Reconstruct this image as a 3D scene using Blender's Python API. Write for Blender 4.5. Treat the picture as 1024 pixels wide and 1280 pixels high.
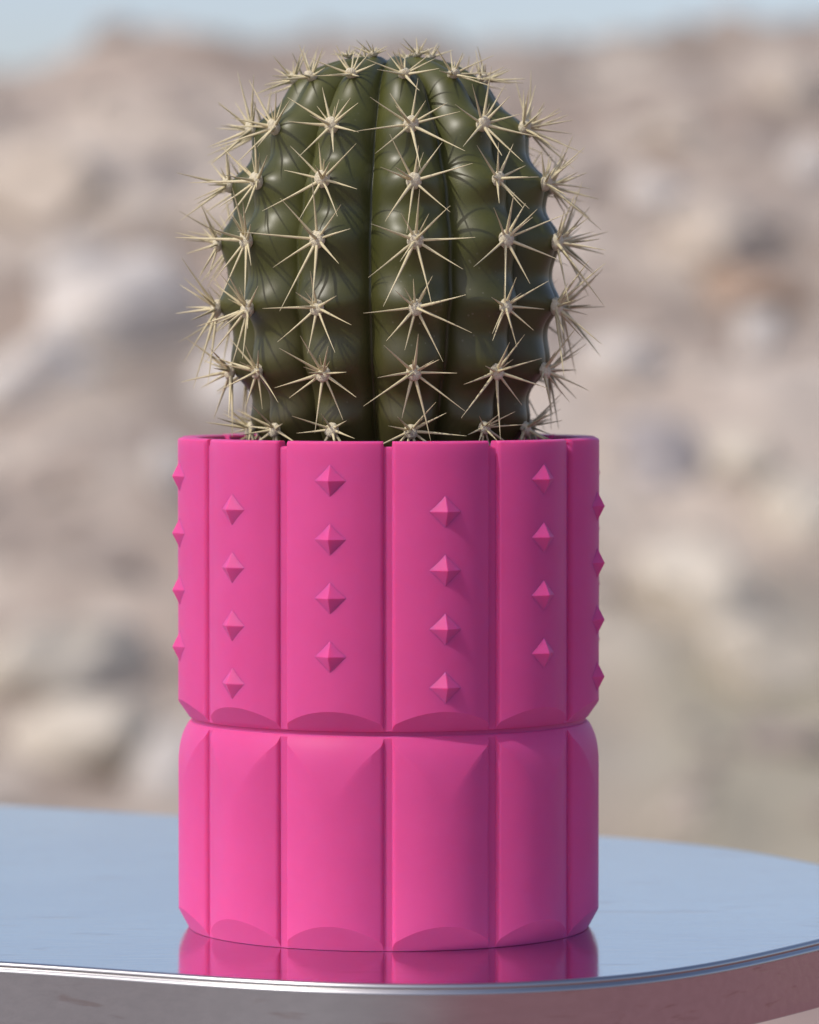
import bpy, bmesh, math, random
import numpy as np
from mathutils import Vector, Matrix, noise

for o in list(bpy.data.objects):
    bpy.data.objects.remove(o)
scene = bpy.context.scene
COL = scene.collection
P = 0.0002                      # one model unit in metres
TABLE_H = 0.74                  # table top above the ground
rng = random.Random(7)

# ------------------------------------------------------------------ camera
D = 5764 * P
PITCH = math.radians(2.207)
CAM_Z = TABLE_H + 741 * P
cam_d = bpy.data.cameras.new('camera')
cam = bpy.data.objects.new('camera', cam_d)
COL.objects.link(cam)
cam.location = (26 * P, -D, CAM_Z)
cam.rotation_euler = (math.radians(90) - PITCH, 0, 0)
cam_d.sensor_fit = 'VERTICAL'
cam_d.sensor_height = 36
cam_d.lens = 36 * 5764 / 1280
cam_d.clip_start = 0.02
cam_d.clip_end = 3000
cam_d.dof.use_dof = True
cam_d.dof.focus_distance = D - 215 * P
cam_d.dof.aperture_fstop = 13.8
scene.camera = cam

# ------------------------------------------------------------------ sky, sun, exposure
SUN_EL, SUN_AZ = math.radians(48), math.radians(-52)     # azimuth from the camera side, negative is left
S = Vector((math.sin(SUN_AZ) * math.cos(SUN_EL), -math.cos(SUN_AZ) * math.cos(SUN_EL), math.sin(SUN_EL)))
world = bpy.data.worlds.new('World')
scene.world = world
world.use_nodes = True
wn, wl = world.node_tree.nodes, world.node_tree.links
bg = wn['Background']
sky = wn.new('ShaderNodeTexSky')
sky.sky_type = 'NISHITA'
sky.sun_disc = False
sky.sun_elevation = SUN_EL
sky.sun_rotation = math.atan2(S.x, S.y) % (2 * math.pi)
sky.altitude = 1600
sky.air_density = 1.0
sky.dust_density = 7.0
sky.ozone_density = 0.0
tint = wn.new('ShaderNodeMix')          # a touch less green in the sky
tint.data_type = 'RGBA'
tint.blend_type = 'MULTIPLY'
tint.inputs['Factor'].default_value = 1.0
tint.inputs[7].default_value = (1.0, 0.945, 1.0, 1)
wl.new(sky.outputs[0], tint.inputs[6])
wl.new(tint.outputs[2], bg.inputs[0])
bg.inputs[1].default_value = 0.15
sun_d = bpy.data.lights.new('sun', 'SUN')
sun_d.energy = 2.0
sun_d.angle = math.radians(0.5)
sun_d.color = (1.0, 0.955, 0.875)
sun = bpy.data.objects.new('sun', sun_d)
COL.objects.link(sun)
sun.rotation_euler = S.to_track_quat('Z', 'Y').to_euler()
sun.location = (-3, -3, 5)

vs = scene.view_settings
vs.view_transform = 'Standard'
vs.look = 'None'
vs.exposure = 0.16
vs.gamma = 1.0
vs.use_curve_mapping = False
scene.cycles.use_denoising = True
scene.cycles.max_bounces = 10
scene.cycles.diffuse_bounces = 6
scene.cycles.sample_clamp_indirect = 1.0
scene.cycles.blur_glossy = 0.5


# ------------------------------------------------------------------ helpers
def material(name):
    m = bpy.data.materials.new(name)
    m.use_nodes = True
    nt = m.node_tree
    return m, nt.nodes, nt.links, nt.nodes['Principled BSDF']


def ramp(nodes, stops):
    r = nodes.new('ShaderNodeValToRGB')
    e = r.color_ramp.elements
    while len(e) < len(stops):
        e.new(0.5)
    for el, (p, c) in zip(e, stops):
        el.position = p
        el.color = (*c, 1) if len(c) == 3 else c
    return r


def coords(nodes, links, scale=(1, 1, 1), loc=(0, 0, 0)):
    tc = nodes.new('ShaderNodeTexCoord')
    mp = nodes.new('ShaderNodeMapping')
    mp.inputs['Scale'].default_value = scale
    mp.inputs['Location'].default_value = loc
    links.new(tc.outputs['Object'], mp.inputs[0])
    return mp.outputs[0]


def noise_tex(nodes, links, vec, scale, detail=4, rough=0.5, dist=0.0):
    n = nodes.new('ShaderNodeTexNoise')
    n.inputs['Scale'].default_value = scale
    n.inputs['Detail'].default_value = detail
    n.inputs['Roughness'].default_value = rough
    n.inputs['Distortion'].default_value = dist
    links.new(vec, n.inputs['Vector'])
    return n.outputs['Fac']


def mix_rgb(nodes, links, fac, a, b, mode='MIX'):
    m = nodes.new('ShaderNodeMix')
    m.data_type = 'RGBA'
    m.blend_type = mode
    for sock, v in ((m.inputs['Factor'], fac), (m.inputs[6], a), (m.inputs[7], b)):
        if hasattr(v, 'is_output'):
            links.new(v, sock)
        elif isinstance(v, (int, float)):
            sock.default_value = v
        else:
            sock.default_value = (*v, 1)
    return m.outputs[2]


def math_node(nodes, links, op, a, b=0.0, clamp=False):
    m = nodes.new('ShaderNodeMath')
    m.operation = op
    m.use_clamp = clamp
    for i, v in enumerate((a, b)):
        if hasattr(v, 'is_output'):
            links.new(v, m.inputs[i])
        else:
            m.inputs[i].default_value = v
    return m.outputs[0]


def bump(nodes, links, bsdf, height, strength, dist):
    b = nodes.new('ShaderNodeBump')
    b.inputs['Strength'].default_value = strength
    b.inputs['Distance'].default_value = dist
    links.new(height, b.inputs['Height'])
    links.new(b.outputs[0], bsdf.inputs['Normal'])


def mesh_obj(name, verts, faces, mat, parent=None, smooth=True, sharp=None):
    me = bpy.data.meshes.new(name)
    me.from_pydata([tuple(v) for v in verts], [], faces)
    me.materials.append(mat)
    bm = bmesh.new()
    bm.from_mesh(me)
    bmesh.ops.recalc_face_normals(bm, faces=bm.faces)
    bm.to_mesh(me)
    bm.free()
    if smooth:
        me.polygons.foreach_set('use_smooth', [True] * len(me.polygons))
        if sharp:
            me.set_sharp_from_angle(angle=math.radians(sharp))
    me.update()
    o = bpy.data.objects.new(name, me)
    COL.objects.link(o)
    if parent:
        o.parent = parent
    return o


def empty(name, loc):
    o = bpy.data.objects.new(name, None)
    o.empty_display_size = 0.02
    o.location = loc
    COL.objects.link(o)
    return o


def tag(o, label=None, cat=None, group=None, kind=None):
    for k, v in (('label', label), ('category', cat), ('group', group), ('kind', kind)):
        if v:
            o[k] = v
    return o


def smoothstep(a, b, x):
    t = min(1, max(0, (x - a) / (b - a)))
    return t * t * (3 - 2 * t)


# ------------------------------------------------------------------ materials of the setting
def rock_material(name, tones, freq, rough=0.9):
    m, n, l, b = material(name)
    v = coords(n, l)
    f = noise_tex(n, l, v, freq, 6, 0.6, 0.4)
    r = ramp(n, tones)
    l.new(f, r.inputs[0])
    g = noise_tex(n, l, v, freq * 9, 5, 0.65)
    g2 = ramp(n, [(0.3, (0.82, 0.82, 0.82)), (0.7, (1.05, 1.04, 1.02))])
    l.new(g, g2.inputs[0])
    l.new(mix_rgb(n, l, 1.0, r.outputs[0], g2.outputs[0], 'MULTIPLY'), b.inputs['Base Color'])
    b.inputs['Roughness'].default_value = rough
    b.inputs['Specular IOR Level'].default_value = 0.2
    bump(n, l, b, g, 0.6, 0.05)
    return m


m_pale = rock_material('pale_limestone', [(0.3, (0.60, 0.56, 0.505)), (0.7, (0.74, 0.70, 0.645))], 0.9)
m_tan = rock_material('tan_sandstone', [(0.3, (0.52, 0.45, 0.37)), (0.7, (0.64, 0.565, 0.475))], 0.9)
m_cream = rock_material('cream_stone', [(0.3, (0.60, 0.54, 0.44)), (0.7, (0.74, 0.68, 0.57))], 0.9)
m_rust = rock_material('rust_brown_rock', [(0.3, (0.42, 0.30, 0.22)), (0.7, (0.50, 0.38, 0.29))], 0.9)
m_grey = rock_material('grey_rock', [(0.3, (0.40, 0.37, 0.37)), (0.7, (0.52, 0.49, 0.48))], 0.9)

# bare desert ground: grey brown earth, pale scree, rust coloured earth to the right and behind
m_ground, n, l, b = material('desert_ground')
v = coords(n, l, (1, 1, 1.6))
big = noise_tex(n, l, v, 0.17, 4, 0.5, 0.5)
base = ramp(n, [(0.30, (0.27, 0.228, 0.192)), (0.45, (0.375, 0.305, 0.25)), (0.57, (0.45, 0.37, 0.305)), (0.72, (0.60, 0.52, 0.425))])
l.new(big, base.inputs[0])
mid = noise_tex(n, l, coords(n, l, (1, 1, 1.4), (31, 5, 9)), 0.6, 5, 0.6, 0.3)
midr = ramp(n, [(0.44, (0, 0, 0)), (0.66, (1, 1, 1))])
l.new(mid, midr.inputs[0])
c = mix_rgb(n, l, math_node(n, l, 'MULTIPLY', midr.outputs[0], 0.75), base.outputs[0], (0.62, 0.56, 0.48))
dk = noise_tex(n, l, coords(n, l, (1, 1, 1), (3, 51, 2)), 0.32, 4, 0.6, 0.3)
dkr = ramp(n, [(0.55, (0, 0, 0)), (0.70, (1, 1, 1))])
l.new(dk, dkr.inputs[0])
c = mix_rgb(n, l, math_node(n, l, 'MULTIPLY', dkr.outputs[0], 0.6), c, (0.27, 0.238, 0.215))
# dry olive scrub covers the foot of the slope on the right
sx = n.new('ShaderNodeSeparateXYZ')
tc = n.new('ShaderNodeTexCoord')
l.new(tc.outputs['Object'], sx.inputs[0])
ol = n.new('ShaderNodeMapRange')
ol.inputs[1].default_value, ol.inputs[2].default_value = 47.0, 43.5
l.new(sx.outputs[1], ol.inputs[0])
olx = math_node(n, l, 'ADD', math_node(n, l, 'MULTIPLY', sx.outputs[0], 0.6), -0.6, True)
olf = math_node(n, l, 'MULTIPLY', math_node(n, l, 'MULTIPLY', ol.outputs[0], olx, True), 0.75)
c = mix_rgb(n, l, olf, c, (0.30, 0.285, 0.215))
# rust earth lies on the near terrace, right of and behind the table
sx = n.new('ShaderNodeSeparateXYZ')
tc = n.new('ShaderNodeTexCoord')
l.new(tc.outputs['Object'], sx.inputs[0])
side = math_node(n, l, 'ADD', math_node(n, l, 'MULTIPLY', sx.outputs[0], 0.35), math_node(n, l, 'MULTIPLY', mid, 1.2))
side = math_node(n, l, 'ADD', side, -0.1, True)
near = n.new('ShaderNodeMapRange')
near.inputs[1].default_value, near.inputs[2].default_value = 6.0, 2.0
l.new(sx.outputs[1], near.inputs[0])
rust = math_node(n, l, 'MULTIPLY', side, near.outputs[0], True)
c = mix_rgb(n, l, rust, c, (0.36, 0.07, 0.055))
darknear = math_node(n, l, 'MULTIPLY', near.outputs[0], 0.55)
c = mix_rgb(n, l, darknear, c, (0.20, 0.19, 0.205))
fine = noise_tex(n, l, v, 14, 5, 0.65)
fr = ramp(n, [(0.3, (0.8, 0.8, 0.8)), (0.7, (1.08, 1.07, 1.05))])
l.new(fine, fr.inputs[0])
l.new(mix_rgb(n, l, 1.0, c, fr.outputs[0], 'MULTIPLY'), b.inputs['Base Color'])
b.inputs['Roughness'].default_value = 0.95
b.inputs['Specular IOR Level'].default_value = 0.15
bump(n, l, b, fine, 0.5, 0.03)


# ------------------------------------------------------------------ terrain
def terrain(x, y):
    w = 1.6 * noise.noise(Vector((x * 0.05 + 4, 0.3, 0.7)))
    yy = y + w
    z = -4.2 * smoothstep(4.5, 15, yy) - 1.4 * smoothstep(15, 34, yy)
    crest = 10.65 - 0.5 * (1 - smoothstep(-5.2, -3.4, x)) + 0.18 * smoothstep(2.2, 3.6, x) \
        + 0.25 * noise.noise(Vector((x * 0.55, 8.1, 1.2))) + 3.0 * noise.noise(Vector((x * 0.018, 2.2, 5.5))) * smoothstep(9, 40, abs(x))
    up = smoothstep(30, 66, yy)
    lin = min(1, max(0, (yy - 36) / 26))
    z += crest * (0.55 * lin + 0.45 * up)
    z -= 5 * smoothstep(66, 130, yy)
    rough = 0.03 + 0.5 * smoothstep(20, 36, yy)
    z += rough * (0.75 * noise.fractal(Vector((x * 0.28, y * 0.28, 0.5)), 0.9, 2.1, 4)
                  + 0.35 * noise.noise(Vector((x * 1.1, y * 1.1, 3.5))))
    if yy < 4.5:                                   # low hills far behind the camera and to the sides
        z += 9 * smoothstep(40, 140, -yy) + 0.02 * noise.noise(Vector((x * 2, y * 2, 0)))
    return z


def axis_lines(lo, hi, step, far):
    a = [lo + step * i for i in range(int((hi - lo) / step) + 1)]
    d, p = step, a[-1]
    while p < far:
        d *= 1.16
        p += d
        a.append(p)
    d, p = step, a[0]
    while p > -far:
        d *= 1.16
        p -= d
        a.insert(0, p)
    return a


xs = axis_lines(-9, 9, 0.18, 500)
ys = axis_lines(-3, 72, 0.26, 500)
tv = [(x, y, terrain(x, y)) for y in ys for x in xs]
nx = len(xs)
tf = [(j * nx + i, j * nx + i + 1, (j + 1) * nx + i + 1, (j + 1) * nx + i) for j in range(len(ys) - 1) for i in range(nx - 1)]
ground = mesh_obj('desert_terrain', tv, tf, m_ground)
tag(ground, 'bare grey brown desert ground rising to a rocky hillside behind the cactus', 'terrain', kind='structure')


def hill_point(px, py):
    """Where the line of sight through a photo pixel meets the hillside."""
    th = -PITCH + math.atan((640 - py) / 5764)
    dx = (px - 512) / 5764
    d = 20.0
    while d < 120:
        x, y, z = 26 * P + dx * d, -D + d, CAM_Z + math.tan(th) * d
        if terrain(x, y) >= z:
            return Vector((x, y, terrain(x, y)))
        d += 0.1
    return None


def boulder_mesh(name, seed, mat, sub=4):
    bm = bmesh.new()
    bmesh.ops.create_icosphere(bm, subdivisions=sub, radius=1)
    r = random.Random(seed)
    cuts = [(Vector((r.gauss(0, 1), r.gauss(0, 1), r.gauss(0, 0.8))).normalized(), r.uniform(0.62, 0.95)) for _ in range(14)]
    off = Vector((seed * 3.1, seed * 1.7, 0))
    for vt in bm.verts:
        d = vt.co.normalized()
        rad = 1.0
        for cn, cd in cuts:
            k = d.dot(cn)
            if k > 0.05:
                rad = min(rad, cd / k)
        rad *= 1 + 0.10 * noise.fractal(d * 2.2 + off, 0.9, 2.0, 4) + 0.03 * noise.noise(d * 9 + off)
        vt.co = d * rad
    me = bpy.data.meshes.new(name)
    bm.to_mesh(me)
    bm.free()
    me.materials.append(mat)
    me.polygons.foreach_set('use_smooth', [True] * len(me.polygons))
    me.set_sharp_from_angle(angle=math.radians(35))
    return me


# each pale patch of the blurred hillside is a rock of its own: pixel centre, half width, half height, tilt, tone, label
ROCKS = [
    (62, 235, 75, 46, -0.1, m_tan, 'pale tan boulder on the upper hillside at the left edge of the view'),
    (268, 275, 50, 45, 0.1, m_tan, 'pinkish tan boulder beside the left spines of the upper cactus'),
    (158, 385, 100, 62, 0.05, m_pale, 'large whitish boulder on the hillside left of the middle of the cactus'),
    (30, 482, 92, 40, 0.32, m_pale, 'long bright white slab sloping down at the left edge, level with the pot rim'),
    (285, 490, 46, 40, 0.2, m_pale, 'pale boulder touching the cactus outline just above the left pot rim'),
    (210, 590, 26, 34, 0.0, m_pale, 'small pale round boulder just left of the top of the pink pot'),
    (75, 822, 105, 50, 0.06, m_cream, 'broad beige block low on the hillside left of the lower half of the pot'),
    (110, 925, 95, 40, 0.1, m_cream, 'beige slab just above the table edge at left'),
    (212, 965, 55, 40, 0.0, m_pale, 'pale boulder close to the pot, just above the table at left'),
    (815, 248, 38, 32, 0.0, m_pale, 'light grey round boulder right of the cactus spines on the upper hillside'),
    (885, 305, 70, 42, -0.1, m_tan, 'large sunlit tan boulder on the upper hillside at right'),
    (985, 120, 42, 34, 0.1, m_tan, 'small tan boulder near the skyline at the right edge'),
    (960, 372, 75, 24, -0.2, m_rust, 'rust orange rock band at the right edge, level with the lower cactus'),
    (775, 456, 48, 30, 0.0, m_pale, 'pale grey boulder right of the lowest cactus spines'),
    (955, 425, 32, 34, 0.0, m_pale, 'round whitish boulder under the rust orange rock band'),
    (822, 580, 46, 48, 0.0, m_grey, 'lavender grey boulder just right of the top of the pink pot'),
    (1000, 650, 52, 46, 0.2, m_cream, 'bright cream boulder at the right edge, level with the pot studs'),
    (895, 750, 92, 52, -0.45, m_cream, 'large bright cream boulder right of the lower studs of the pot'),
    (985, 830, 90, 46, -0.6, m_cream, 'cream slab tilted up to the right at the right edge, low on the hillside'),
    (850, 172, 40, 26, 0.0, m_tan, 'low tan boulder high on the right hillside, above the light grey round boulder'),
    (1008, 208, 30, 24, 0.1, m_pale, 'small pale boulder at the right edge, below the tan one near the skyline'),
    (935, 582, 42, 34, -0.2, m_cream, 'cream boulder level with the pot rim, between the pot and the right edge'),
    (95, 330, 46, 22, 0.15, m_pale, 'flat pale rock at left, just above the large whitish boulder'),
    (330, 395, 40, 34, 0.0, m_pale, 'pale rock half hidden behind the left side of the cactus'),
    (870, 690, 40, 22, -0.4, m_tan, 'narrow tan rock on top of the large bright cream boulder at right'),
    (852, 1028, 28, 24, 0.0, m_tan, 'small round cream boulder just above the table at right'),
]
protos = {}
for i, (px, py, hw, hh, tilt, mat, lab) in enumerate(ROCKS):
    pt = hill_point(px, py + hh * 0.35)
    if pt is None:
        continue
    s = (pt.y + D) / 5764
    key = (mat.name, i % 4)
    if key not in protos:
        protos[key] = boulder_mesh('boulder', 3 + i, mat)
    o = bpy.data.objects.new('boulder', protos[key])
    COL.objects.link(o)
    o.scale = (hw * s * 1.25, (hw + hh) * 0.62 * s, hh * s * 1.45)
    o.rotation_euler = (rng.uniform(-0.15, 0.15), -tilt, rng.uniform(-0.5, 0.5))
    o.location = pt + Vector((0, 0.1, 0.22 * hh * s))
    tag(o, lab, 'boulder', 'pale boulders scattered over the hillside')

# loose stones nobody could count
rub_v, rub_f = [], []
bm = bmesh.new()
bmesh.ops.create_icosphere(bm, subdivisions=2, radius=1)
bm.verts.ensure_lookup_table()
iv = [vt.co.copy() for vt in bm.verts]
ifc = [tuple(vt.index for vt in f.verts) for f in bm.faces]
bm.free()
for k in range(700):
    x, y = rng.uniform(-8, 8), rng.uniform(36, 68)
    s = 0.07 * (1 / rng.uniform(0.08, 1)) ** 0.6
    z = terrain(x, y)
    q = Matrix.Rotation(rng.uniform(0, 6.28), 3, 'Z') @ Matrix.Rotation(rng.uniform(-0.4, 0.4), 3, 'X')
    off = Vector((k * 1.3, k * 0.7, 2))
    n0 = len(rub_v)
    for c0 in iv:
        p = c0 * (1 + 0.35 * noise.noise(c0 * 1.3 + off))
        p = q @ Vector((p.x * s * 1.3, p.y * s, p.z * s * 0.8))
        rub_v.append((x + p.x, y + p.y, z + p.z + 0.1 * s))
    rub_f += [tuple(n0 + t for t in f) for f in ifc]
m_rub = rock_material('loose_stone', [(0.3, (0.28, 0.24, 0.22)), (0.5, (0.37, 0.32, 0.28)), (0.7, (0.48, 0.43, 0.38))], 0.6)
rub = mesh_obj('rubble', rub_v, rub_f, m_rub)
tag(rub, 'loose pale stones strewn over the blurred hillside', 'rubble', kind='stuff')

# ------------------------------------------------------------------ table
m_metal, n, l, b = material('brushed_metal')
b.inputs['Metallic'].default_value = 1.0
va = coords(n, l, (70, 500, 420))
st = noise_tex(n, l, va, 1.0, 5, 0.6, 0.2)
vb = coords(n, l, (32, 95, 420), (3, 7, 1))
sc = noise_tex(n, l, vb, 1.0, 3, 0.5, 0.6)
scr = ramp(n, [(0.63, (0, 0, 0)), (0.72, (1, 1, 1))])
l.new(sc, scr.inputs[0])
cr = ramp(n, [(0.3, (0.62, 0.625, 0.64)), (0.7, (0.68, 0.685, 0.70))])
l.new(st, cr.inputs[0])
l.new(mix_rgb(n, l, math_node(n, l, 'MULTIPLY', scr.outputs[0], 0.62), cr.outputs[0], (0.50, 0.43, 0.42)), b.inputs['Base Color'])
rr = n.new('ShaderNodeMapRange')
rr.inputs[3].default_value, rr.inputs[4].default_value = 0.09, 0.15
l.new(st, rr.inputs[0])
smud = noise_tex(n, l, coords(n, l, (9, 14, 14), (5, 2, 8)), 1.0, 4, 0.6, 0.8)
l.new(math_node(n, l, 'ADD', rr.outputs[0], math_node(n, l, 'MULTIPLY', math_node(n, l, 'ADD', smud, -0.5), 0.10)), b.inputs['Roughness'])
hgt = math_node(n, l, 'SUBTRACT', st, math_node(n, l, 'MULTIPLY', scr.outputs[0], 0.2))
bump(n, l, b, hgt, 0.14, 0.0004)
m_bead, n, l, b = material('satin_rim_metal')
b.inputs['Metallic'].default_value = 1.0
b.inputs['Base Color'].default_value = (0.44, 0.44, 0.44, 1)
b.inputs['Roughness'].default_value = 0.32

table = empty('side_table', (0, 0, 0))
tag(table, 'polished metal table with a smooth rounded top and bright beaded rim under the pink pot', 'table')
CX, CY = -150 * P, 430 * P
# outline of the free-form top: Fourier series of log radius round its middle
OUT = [6.8264, -0.15257, 0.02698, 0.03772, -0.18216, 0.02395, 0.07924, -0.03385, 0.00867, 0.01987, -0.0206, 0.01551,
       -0.00803, -0.01595, 0.00065, 0.00386, -0.00485]
NO = 360


def outline(a):
    lr = OUT[0]
    for k in range(1, 9):
        lr += OUT[2 * k - 1] * math.cos(k * a) + OUT[2 * k] * math.sin(k * a)
    r_ = math.exp(lr) * P
    return Vector((CX + r_ * math.cos(a), CY + r_ * math.sin(a)))


OPTS, ONRM = [], []
for i in range(NO):
    a = 2 * math.pi * i / NO
    t = (outline(a + 0.02) - outline(a - 0.02)).normalized()
    OPTS.append(outline(a))
    ONRM.append(Vector((t.y, -t.x)))


def oval(off, z):
    return [(p.x + q.x * off, p.y + q.y * off, TABLE_H + z) for p, q in zip(OPTS, ONRM)]


TH = 84 * P
prof = [(-60 * P, 0), (-2.4 * P, 0)]
for cz, r_ in ((-4.4, 4.4), (-11.8, 4.4)):             # two fine beads round the rim, a hairline groove between
    for k in range(9):
        a = math.radians(90 - (118 if cz > -8 else 90) * k / 8) if cz > -8 else math.radians(55 - 62 * k / 8)
        prof.append(((3 + (0 if cz > -8 else 2.6) - 3 + r_ * math.cos(a)) * P, (cz + r_ * math.sin(a)) * P))
EX = prof[-1][0]
prof += [(EX, -18 * P - (TH - 24 * P) * k / 6) for k in range(7)]
for k in range(1, 6):
    a = math.radians(-90 * k / 5)
    prof.append((EX - 5 * P + 5 * P * math.cos(a), -TH + 5.5 * P + 5 * P * math.sin(a)))
tv, tf = [], []
for off, z in prof:
    tv += oval(off, z)
for j in range(len(prof) - 1):
    for i in range(NO):
        i2 = (i + 1) % NO
        tf.append((j * NO + i, j * NO + i2, (j + 1) * NO + i2, (j + 1) * NO + i))
tf.append(tuple(range(NO)))
tf.append(tuple((len(prof) - 1) * NO + i for i in range(NO)))
top = mesh_obj('table_top', tv, tf, m_metal, table, True, 40)
top.data.materials.append(m_bead)
for p in top.data.polygons:
    if len(p.vertices) == 4 and 1 <= p.index // NO <= 18:
        p.material_index = 1
# pedestal and foot carry the top
pv, pf = [], []
ped = [(0.10, -TH - 0.0005), (0.10, -TH - 0.006), (0.028, -TH - 0.012), (0.026, -0.70), (0.03, -0.715), (0.17, -0.728), (0.175, -0.738)]
for r_, z in ped:
    pv += [(CX + r_ * math.cos(a * math.pi / 24), CY + r_ * math.sin(a * math.pi / 24), TABLE_H + z) for a in range(48)]
for j in range(len(ped) - 1):
    pf += [(j * 48 + i, j * 48 + (i + 1) % 48, (j + 1) * 48 + (i + 1) % 48, (j + 1) * 48 + i) for i in range(48)]
pf += [tuple(range(48)), tuple((len(ped) - 1) * 48 + i for i in range(48))]
mesh_obj('pedestal', pv, pf, m_metal, table, True, 30)

# ------------------------------------------------------------------ pot
m_pink, n, l, b = material('pink_plastic')
v = coords(n, l)
f = noise_tex(n, l, v, 60, 4, 0.6)
r = ramp(n, [(0.3, (0.635, 0.076, 0.268)), (0.7, (0.67, 0.084, 0.288))])
l.new(f, r.inputs[0])
l.new(r.outputs[0], b.inputs['Base Color'])
b.inputs['Roughness'].default_value = 0.47
b.inputs['Specular IOR Level'].default_value = 0.16
b.inputs['Subsurface Weight'].default_value = 0.85
b.inputs['Subsurface Radius'].default_value = (1.0, 0.12, 0.14)
b.inputs['Subsurface Scale'].default_value = 0.0021
lay = noise_tex(n, l, coords(n, l, (40, 40, 2600)), 1.0, 2, 0.5)
bump(n, l, b, lay, 0.05, 0.0002)

ARC, ARC_C = 105.0, 162.0
PANEL = 13.72


def bulge(deg):
    d = math.radians(deg)
    return ARC_C * math.cos(d) + math.sqrt(ARC * ARC - (ARC_C * math.sin(d)) ** 2)


R_GROOVE = 250.6
columns = []                    # angle, outer radius, is groove
for k in range(12):
    c0 = 15 + 30 * k
    for i in range(41):
        u = -1 + 2 * i / 40
        u = math.sin(u * math.pi / 2) * 0.6 + u * 0.4
        dlt = u * PANEL
        rad = bulge(dlt)
        edge = PANEL - abs(dlt)                       # small rounding of the vertical edges
        if edge < 0.7:
            rad -= 2.2 * (1 - edge / 0.7) ** 2
        columns.append((c0 + dlt, rad, False))
    for dlt in (PANEL + 0.12, PANEL + 0.6, 15, 30 - PANEL - 0.6, 30 - PANEL - 0.12):
        columns.append((c0 + dlt, R_GROOVE, True))


def solve(fn, target, lo, hi):
    """z between lo and hi where the monotonic fn(z) reaches target."""
    a, b_ = fn(lo) - target, fn(hi) - target
    if a * b_ > 0:
        return lo if abs(a) < abs(b_) else hi
    for _ in range(40):
        m_ = (lo + hi) / 2
        if (fn(m_) - target) * a > 0:
            lo = m_
        else:
            hi = m_
    return (lo + hi) / 2


RIM, NECK_T, NECK_B = 613.0, 265.0, 259.0


def section(name, build, parent):
    cols = [build(*cdef) for cdef in columns]
    nr = len(cols[0])
    verts = []
    for (deg, _, _), col in zip(columns, cols):
        a = math.radians(deg)
        for rad, z in col:
            verts.append((rad * P * math.sin(a), -rad * P * math.cos(a), z * P))
    nc = len(cols)
    faces = []
    for i in range(nc):
        i2 = (i + 1) % nc
        for j in range(nr - 1):
            faces.append((i * nr + j, i2 * nr + j, i2 * nr + j + 1, i * nr + j + 1))
    faces.append(tuple(i * nr for i in range(nc)))
    faces.append(tuple(i * nr + nr - 1 for i in range(nc)))
    return mesh_obj(name, verts, faces, m_pink, parent, True, 24)


def upper_column(deg, R, groove):
    cone = lambda z: 250.0 + (z - NECK_T) * 0.70
    zc = solve(cone, R, NECK_T, NECK_T + 60) if R > 251.0 else NECK_T + 0.6
    top = RIM - (6.5 if groove else 0)
    col = [(246.2, NECK_B - 3), (246.2, NECK_T - 0.6), (min(249.2, R - 0.8), NECK_T - 0.6)]
    for k in range(5):
        z = NECK_T + (zc - NECK_T) * k / 4
        col.append((min(cone(z), R), z))
    zt = top - 4
    for k in range(1, 25):
        col.append((R, zc + (zt - zc) * k / 24))
    for a in (30, 60, 90):
        col.append((R - 4 * (1 - math.cos(math.radians(a))), zt + 4 * math.sin(math.radians(a))))
    inner = 238.0
    col.append((inner + 4, top))
    col.append((inner + 1.2, top - 1.2))
    col.append((inner, top - 4))
    for k in range(1, 5):
        col.append((inner, top - 4 - (top - 4 - 300) * k / 4))
    return col


def lower_column(deg, R, groove):
    cone = lambda z: 250.0 + z * 0.55
    barrel = lambda z: 248.8 + 19.0 * (1 - math.exp(-(NECK_B - z) / 25.0))
    zc = max(0.6, solve(cone, R, 0, 60)) if R > 251 else 0.6
    zb = solve(barrel, R, zc + 1, NECK_B)
    col = [(248.5, 0), (249.6, 0.25)]
    for k in range(6):
        z = 0.5 + (zc - 0.5) * k / 5
        col.append((min(cone(z), R), z))
    for k in range(1, 25):
        col.append((R, zc + (zb - zc) * k / 24))
    for k in range(1, 30):
        t = 1 - (1 - k / 29) ** 1.8
        z = zb + (NECK_B - 1.5 - zb) * t
        col.append((min(barrel(z), R), z))
    col.append((247.6, NECK_B))
    col.append((238.0, NECK_B))
    return col


pot = empty('flower_pot', (0, 0, TABLE_H))
tag(pot, 'bright pink two tier ribbed plant pot with rows of pyramid studs, holding the cactus', 'plant pot')
section('lower_tier', lower_column, pot)
upper = section('upper_tier', upper_column, pot)

# pyramid studs in staggered rows
hw, hh, ap, sink = 17.0, 19.5, 10.0, 4.0
g = (ap + sink) / ap
sv = [(0, -ap, 0), (hw * g, sink, 0), (0, sink, hh * g), (-hw * g, sink, 0), (0, sink, -hh * g)]
sv = [(x * P, y * P, z * P) for x, y, z in sv]
stud0 = mesh_obj('stud', sv, [(0, 1, 2), (0, 2, 3), (0, 3, 4), (0, 4, 1), (4, 3, 2, 1)], m_pink, upper, False)
bm = bmesh.new()
bm.from_mesh(stud0.data)
bmesh.ops.bevel(bm, geom=[e for e in bm.edges if any(vt.co.y < -ap * P * 0.9 for vt in e.verts)], offset=0.7 * P, segments=2, affect='EDGES', profile=0.5)
bm.to_mesh(stud0.data)
bm.free()
first = True
for k in range(12):
    ang = math.radians(15 + 30 * k)
    for j in range(4):
        z = (566 if k % 2 else 529) - 70.3 * j
        o = stud0 if first else stud0.copy()
        if not first:
            COL.objects.link(o)
            o.parent = upper
        first = False
        rad = 267 * P
        o.location = (rad * math.sin(ang), -rad * math.cos(ang), z * P)
        o.rotation_euler = (0, 0, ang)

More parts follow.
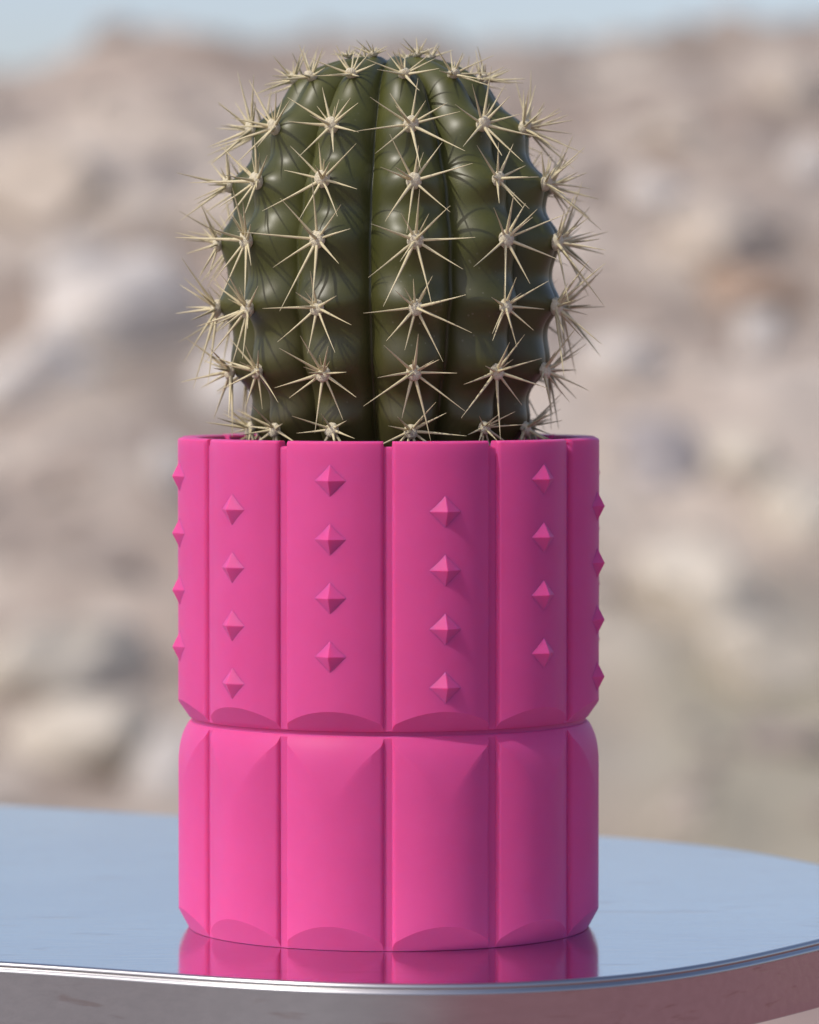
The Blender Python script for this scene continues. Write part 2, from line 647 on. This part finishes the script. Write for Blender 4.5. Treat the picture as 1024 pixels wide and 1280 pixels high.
# soil inside the pot
m_soil, n, l, b = material('dark_soil')
v = coords(n, l)
f = noise_tex(n, l, v, 300, 6, 0.7)
r = ramp(n, [(0.3, (0.02, 0.014, 0.01)), (0.7, (0.06, 0.043, 0.03))])
l.new(f, r.inputs[0])
l.new(r.outputs[0], b.inputs['Base Color'])
b.inputs['Roughness'].default_value = 0.95
bump(n, l, b, f, 1.0, 0.002)
so_v, so_f = [(0, 0, TABLE_H + 552 * P)], []
for j in range(1, 16):
    for i in range(72):
        a = 2 * math.pi * i / 72
        rad = 237.0 * P * j / 15
        x, y = rad * math.cos(a), rad * math.sin(a)
        so_v.append((x, y, TABLE_H + (550 + 6 * noise.noise(Vector((x * 300, y * 300, 0)))) * P))
for i in range(72):
    so_f.append((0, 1 + i, 1 + (i + 1) % 72))
    for j in range(14):
        so_f.append((1 + j * 72 + i, 1 + (j + 1) * 72 + i, 1 + (j + 1) * 72 + (i + 1) % 72, 1 + j * 72 + (i + 1) % 72))
soil = mesh_obj('soil', so_v, so_f, m_soil)
tag(soil, 'dark potting soil filling the pink pot around the cactus', 'soil', kind='stuff')

# ------------------------------------------------------------------ cactus
m_body, n, l, b = material('cactus_skin')
v = coords(n, l)
f = noise_tex(n, l, v, 28, 5, 0.6, 0.4)
green = ramp(n, [(0.28, (0.038, 0.042, 0.011)), (0.5, (0.066, 0.070, 0.015)), (0.72, (0.100, 0.102, 0.025))])
l.new(f, green.inputs[0])
sx = n.new('ShaderNodeSeparateXYZ')
tc = n.new('ShaderNodeTexCoord')
l.new(tc.outputs['Object'], sx.inputs[0])
cork = n.new('ShaderNodeMapRange')                       # old corky skin towards the base
cork.inputs[1].default_value, cork.inputs[2].default_value = 860 * P, 560 * P
l.new(sx.outputs[2], cork.inputs[0])
f2 = noise_tex(n, l, v, 70, 5, 0.65)
ck = math_node(n, l, 'MULTIPLY', cork.outputs[0], math_node(n, l, 'MULTIPLY', f2, 1.1), True)
c = mix_rgb(n, l, ck, green.outputs[0], (0.058, 0.038, 0.022))
sp = n.new('ShaderNodeTexVoronoi')
sp.inputs['Scale'].default_value = 520
l.new(v, sp.inputs['Vector'])
spm = ramp(n, [(0.10, (1, 1, 1)), (0.17, (0, 0, 0))])
l.new(sp.outputs['Distance'], spm.inputs[0])
f3 = noise_tex(n, l, v, 45, 3, 0.5)
f3r = ramp(n, [(0.56, (0, 0, 0)), (0.64, (1, 1, 1))])
l.new(f3, f3r.inputs[0])
fl = math_node(n, l, 'MULTIPLY', spm.outputs[0], math_node(n, l, 'MULTIPLY', f3r.outputs[0], 0.45))
c = mix_rgb(n, l, fl, c, (0.20, 0.20, 0.13))
l.new(c, b.inputs['Base Color'])
rr = n.new('ShaderNodeMapRange')
rr.inputs[3].default_value, rr.inputs[4].default_value = 0.30, 0.50
l.new(f2, rr.inputs[0])
l.new(rr.outputs[0], b.inputs['Roughness'])
b.inputs['Specular IOR Level'].default_value = 0.5
bump(n, l, b, f2, 0.12, 0.0006)

m_spine, n, l, b = material('cream_spine')
v = coords(n, l)
f = noise_tex(n, l, v, 160, 4, 0.6)
r = ramp(n, [(0.3, (0.55, 0.465, 0.265)), (0.7, (0.70, 0.625, 0.395))])
l.new(f, r.inputs[0])
l.new(r.outputs[0], b.inputs['Base Color'])
b.inputs['Roughness'].default_value = 0.5
b.inputs['Specular IOR Level'].default_value = 0.3

m_wool, n, l, b = material('areole_wool')
v = coords(n, l)
f = noise_tex(n, l, v, 1500, 4, 0.7)
r = ramp(n, [(0.3, (0.62, 0.54, 0.36)), (0.7, (0.78, 0.72, 0.53))])
l.new(f, r.inputs[0])
l.new(r.outputs[0], b.inputs['Base Color'])
b.inputs['Roughness'].default_value = 0.9
bump(n, l, b, f, 0.8, 0.0008)

# crest profile: radius, height above the table (model units), crown to base
PROF = [(0, 1079), (42, 1085), (82, 1076), (115, 1058), (141, 1029), (167, 996), (187, 947), (201, 903), (209, 857), (211, 803), (207, 762),
        (195, 704), (176, 646), (157, 602), (140, 552), (128, 528)]


def catmull(pts, per):
    out = []
    n_ = len(pts)
    for i in range(n_ - 1):
        p0 = pts[i - 1] if i else (-pts[1][0], pts[1][1])
        p1, p2 = pts[i], pts[i + 1]
        p3 = pts[i + 2] if i + 2 < n_ else (2 * p2[0] - p1[0], 2 * p2[1] - p1[1])
        for k in range(per):
            t = k / per
            out.append(tuple(0.5 * (2 * p1[q] + (p2[q] - p0[q]) * t + (2 * p0[q] - 5 * p1[q] + 4 * p2[q] - p3[q]) * t * t
                                    + (3 * p1[q] - p0[q] - 3 * p2[q] + p3[q]) * t ** 3) for q in (0, 1)))
    out.append(pts[-1])
    return out


PER = 18
CREST = catmull(PROF, PER)
NT = len(CREST)
ROW_Z = (1081, 1056, 993, 925, 855, 775, 698, 629)        # heights of the spine rows, crown to base


def crest_index(z):
    for k in range(3 * PER // 2, NT - 1):
        if CREST[k][1] >= z > CREST[k + 1][1]:
            return k + (CREST[k][1] - z) / (CREST[k][1] - CREST[k + 1][1])
    return float(NT - 1)


ROW_IDX = [1.25 * PER] + [crest_index(z) for z in ROW_Z[1:]] + [NT + 2.0]

NORM = []
for i in range(NT):
    a, b_ = CREST[max(0, i - 1)], CREST[min(NT - 1, i + 1)]
    tx, tz = b_[0] - a[0], b_[1] - a[1]
    ln = math.hypot(tx, tz)
    NORM.append((-tz / ln, tx / ln))
NORM[0] = (0.0, 1.0)
RIBS = [8, 40, 70, 99, 128, 157, 186, 216, 247, 277, 306, 336]       # direction of each rib, degrees
rib_shift = [rng.uniform(-0.7, 0.7) for _ in range(12)]


def rib_angle(rib, u):
    a = RIBS[rib % 12]
    d = (RIBS[(rib + 1) % 12] - a) % 360 if u > 0 else (a - RIBS[(rib - 1) % 12]) % 360
    return math.radians(a + u * d / 2)


def row_phase(i):
    """Row number, running smoothly along the profile."""
    for k in range(len(ROW_IDX) - 1):
        if i < ROW_IDX[k + 1]:
            return k + (i - ROW_IDX[k]) / (ROW_IDX[k + 1] - ROW_IDX[k])
    return float(len(ROW_IDX) - 1)



def rib_point(i, rib, u):
    """Skin point on profile sample i of a rib, u in -1..1 across it."""
    i = min(max(i, 0), NT - 1)
    i0 = int(i)
    i1 = min(i0 + 1, NT - 1)
    t = i - i0
    r_ = CREST[i0][0] * (1 - t) + CREST[i1][0] * t
    z_ = CREST[i0][1] * (1 - t) + CREST[i1][1] * t
    nr = NORM[i0][0] * (1 - t) + NORM[i1][0] * t
    nz = NORM[i0][1] * (1 - t) + NORM[i1][1] * t
    au = min(abs(u), 1)
    gshape = 0.5 * au ** 2.1 + 0.5 * (1 - math.sqrt(max(0, 1 - (0.985 * au) ** 2))) / 0.83
    depth = min(36.0, 0.205 * r_ + 1)
    ph = row_phase(i - rib_shift[rib % 12]) + 0.06
    tub = 0.5 + 0.5 * math.cos(2 * math.pi * ph)
    amp = 12.0 * smoothstep(0.6, 2.6, ph)
    off = -depth * gshape + amp * (tub - 0.55) * (1 - au ** 2 * 0.75)
    a = rib_angle(rib, u)
    rad = max(0.0, r_ + nr * off)
    z_ += nz * off
    sa, ca = math.sin(a), math.cos(a)
    wob = 2.2 * noise.noise(Vector((sa * 3, ca * 3, z_ * 0.012)))
    rad += wob * min(1, r_ / 60)
    return Vector((rad * sa, -rad * ca, z_)) * P


cactus = empty('barrel_cactus', (3 * P, 0, TABLE_H))
tag(cactus, 'round ribbed dark green cactus with cream star shaped spine clusters, growing in the pink pot', 'cactus')
NU = 34
bv, bf = [], []
ncol = 12 * NU
for i in range(1, NT):
    for rib in range(12):
        for k in range(NU):
            u = -1 + 2 * k / NU
            bv.append(rib_point(i, rib, u))
top_i = len(bv)
bv.append(Vector((0, 0, PROF[0][1] - 4)) * P)
for i in range(NT - 2):
    for k in range(ncol):
        k2 = (k + 1) % ncol
        bf.append((i * ncol + k, i * ncol + k2, (i + 1) * ncol + k2, (i + 1) * ncol + k))
for k in range(ncol):
    bf.append((top_i, (k + 1) % ncol, k))
mesh_obj('body', bv, bf, m_body, cactus, True)


def areole_mesh(seed):
    bm_ = bmesh.new()
    bmesh.ops.create_icosphere(bm_, subdivisions=3, radius=1)
    for vt in bm_.verts:
        d = vt.co.normalized()
        k = 1 + 0.16 * noise.noise(d * 3.5 + Vector((seed, 0, 0))) + 0.07 * noise.noise(d * 9 + Vector((0, seed, 0)))
        vt.co = Vector((d.x * 9.2, d.y * 10.4, d.z * 6.8)) * k * P
    me = bpy.data.meshes.new('areole')
    bm_.to_mesh(me)
    bm_.free()
    me.materials.append(m_wool)
    me.polygons.foreach_set('use_smooth', [True] * len(me.polygons))
    return me


areoles = [areole_mesh(s_) for s_ in range(4)]


def add_spine(verts, faces, base, direction, length, rad, bend):
    d = direction.normalized()
    s1 = d.orthogonal().normalized()
    s2 = d.cross(s1)
    n0 = len(verts)
    SEG, SIDE = 6, 6
    for j in range(SEG + 1):
        t = j / SEG
        c_ = base + d * (length * t) + bend * (t * t)
        rr_ = rad * (1 - t) ** 0.75 * (0.82 + 0.18 * math.cos(t * 3)) + 0.22 * P
        for q in range(SIDE):
            a = 2 * math.pi * q / SIDE
            verts.append(c_ + (s1 * math.cos(a) + s2 * math.sin(a)) * rr_)
    for j in range(SEG):
        for q in range(SIDE):
            q2 = (q + 1) % SIDE
            faces.append((n0 + j * SIDE + q, n0 + j * SIDE + q2, n0 + (j + 1) * SIDE + q2, n0 + (j + 1) * SIDE + q))
    faces.append(tuple(n0 + SEG * SIDE + q for q in range(SIDE)))


for rib in range(12):
    for row, idx in enumerate(ROW_IDX[:8]):
        if row == 0 and rib % 2 == 0:
            continue
        rr_ = random.Random(rib * 31 + row * 7 + 5)
        i = idx + rib_shift[rib] + rr_.uniform(-0.6, 0.6)
        p = rib_point(i, rib, 0)
        pu = rib_point(i - 2, rib, 0)
        pd = rib_point(i + 2, rib, 0)
        ps = rib_point(i, rib, 0.12)
        up = (pu - pd).normalized()
        sd = (ps - p)
        nm = up.cross(sd).normalized()
        c_dir = Vector((p.x, p.y, 0)) + Vector((0, 0, 0.02))
        if nm.dot(c_dir) < 0:
            nm = -nm
        # areoles face outward; keep the normal of the rounded body rather than of the bump
        ii = int(min(max(i, 0), NT - 1))
        an = rib_angle(rib, 0)
        body_n = Vector((NORM[ii][0] * math.sin(an), -NORM[ii][0] * math.cos(an), NORM[ii][1]))
        nm = (nm + body_n * 2).normalized()
        sd = nm.cross(up).normalized()
        up = sd.cross(nm).normalized()
        size = (0.36, 0.70, 1.08, 1.12, 1.18, 1.18, 1.08, 0.98)[row]
        size *= rr_.uniform(0.92, 1.1)
        if rr_.random() < 0.12:
            size *= 0.74
        verts, faces = [], []
        nrad = rr_.choice((8, 9, 9, 10))
        a0 = rr_.uniform(0, 6.28)
        for k in range(nrad):
            a = a0 + 2 * math.pi * k / nrad + rr_.uniform(-0.2, 0.2)
            el = math.radians(rr_.uniform(14, 38))
            dirv = (sd * math.cos(a) + up * math.sin(a)) * math.cos(el) + nm * math.sin(el)
            ln = rr_.uniform(42, 78) - 10 * max(0, math.sin(a)) + 6 * max(0, -math.sin(a))
            ln *= size * P
            bend = (up * rr_.uniform(-0.03, 0.03) + sd * rr_.uniform(-0.03, 0.03) + nm * rr_.uniform(-0.03, 0.03)) * ln
            add_spine(verts, faces, nm * 1.5 * P + dirv * 2 * P, dirv, ln, rr_.uniform(1.55, 2.35) * P * (0.45 + 0.55 * min(size, 1.05)), bend)
        for k in range(rr_.choice((1, 1, 2))):
            a = rr_.uniform(0, 6.28)
            el = math.radians(rr_.uniform(52, 80))
            dirv = (sd * math.cos(a) + up * math.sin(a)) * math.cos(el) + nm * math.sin(el)
            ln = rr_.uniform(45, 62) * size * P
            add_spine(verts, faces, nm * 2 * P, dirv, ln, 2.2 * P * (0.45 + 0.55 * min(size, 1.05)), up * rr_.uniform(-0.05, 0.05) * ln)
        for k in range(rr_.choice((1, 2, 3))):               # short thin ones above
            a = math.pi / 2 + rr_.uniform(-0.9, 0.9)
            el = math.radians(rr_.uniform(15, 50))
            dirv = (sd * math.cos(a) + up * math.sin(a)) * math.cos(el) + nm * math.sin(el)
            ln = rr_.uniform(22, 36) * size * P
            add_spine(verts, faces, nm * 1.5 * P, dirv, ln, 1.4 * P, Vector((0, 0, 0)))
        sc_o = mesh_obj('spine_cluster', verts, faces, m_spine, cactus, True, 60)
        sc_o.location = p + nm * 1.0 * P
        ao = bpy.data.objects.new('areole', areoles[rr_.randrange(4)])
        COL.objects.link(ao)
        ao.parent = sc_o
        ao.rotation_euler = Matrix((sd, up, nm)).transposed().to_euler()
        ao.location = nm * 2.6 * P
        ao.scale = (size ** 0.5,) * 3
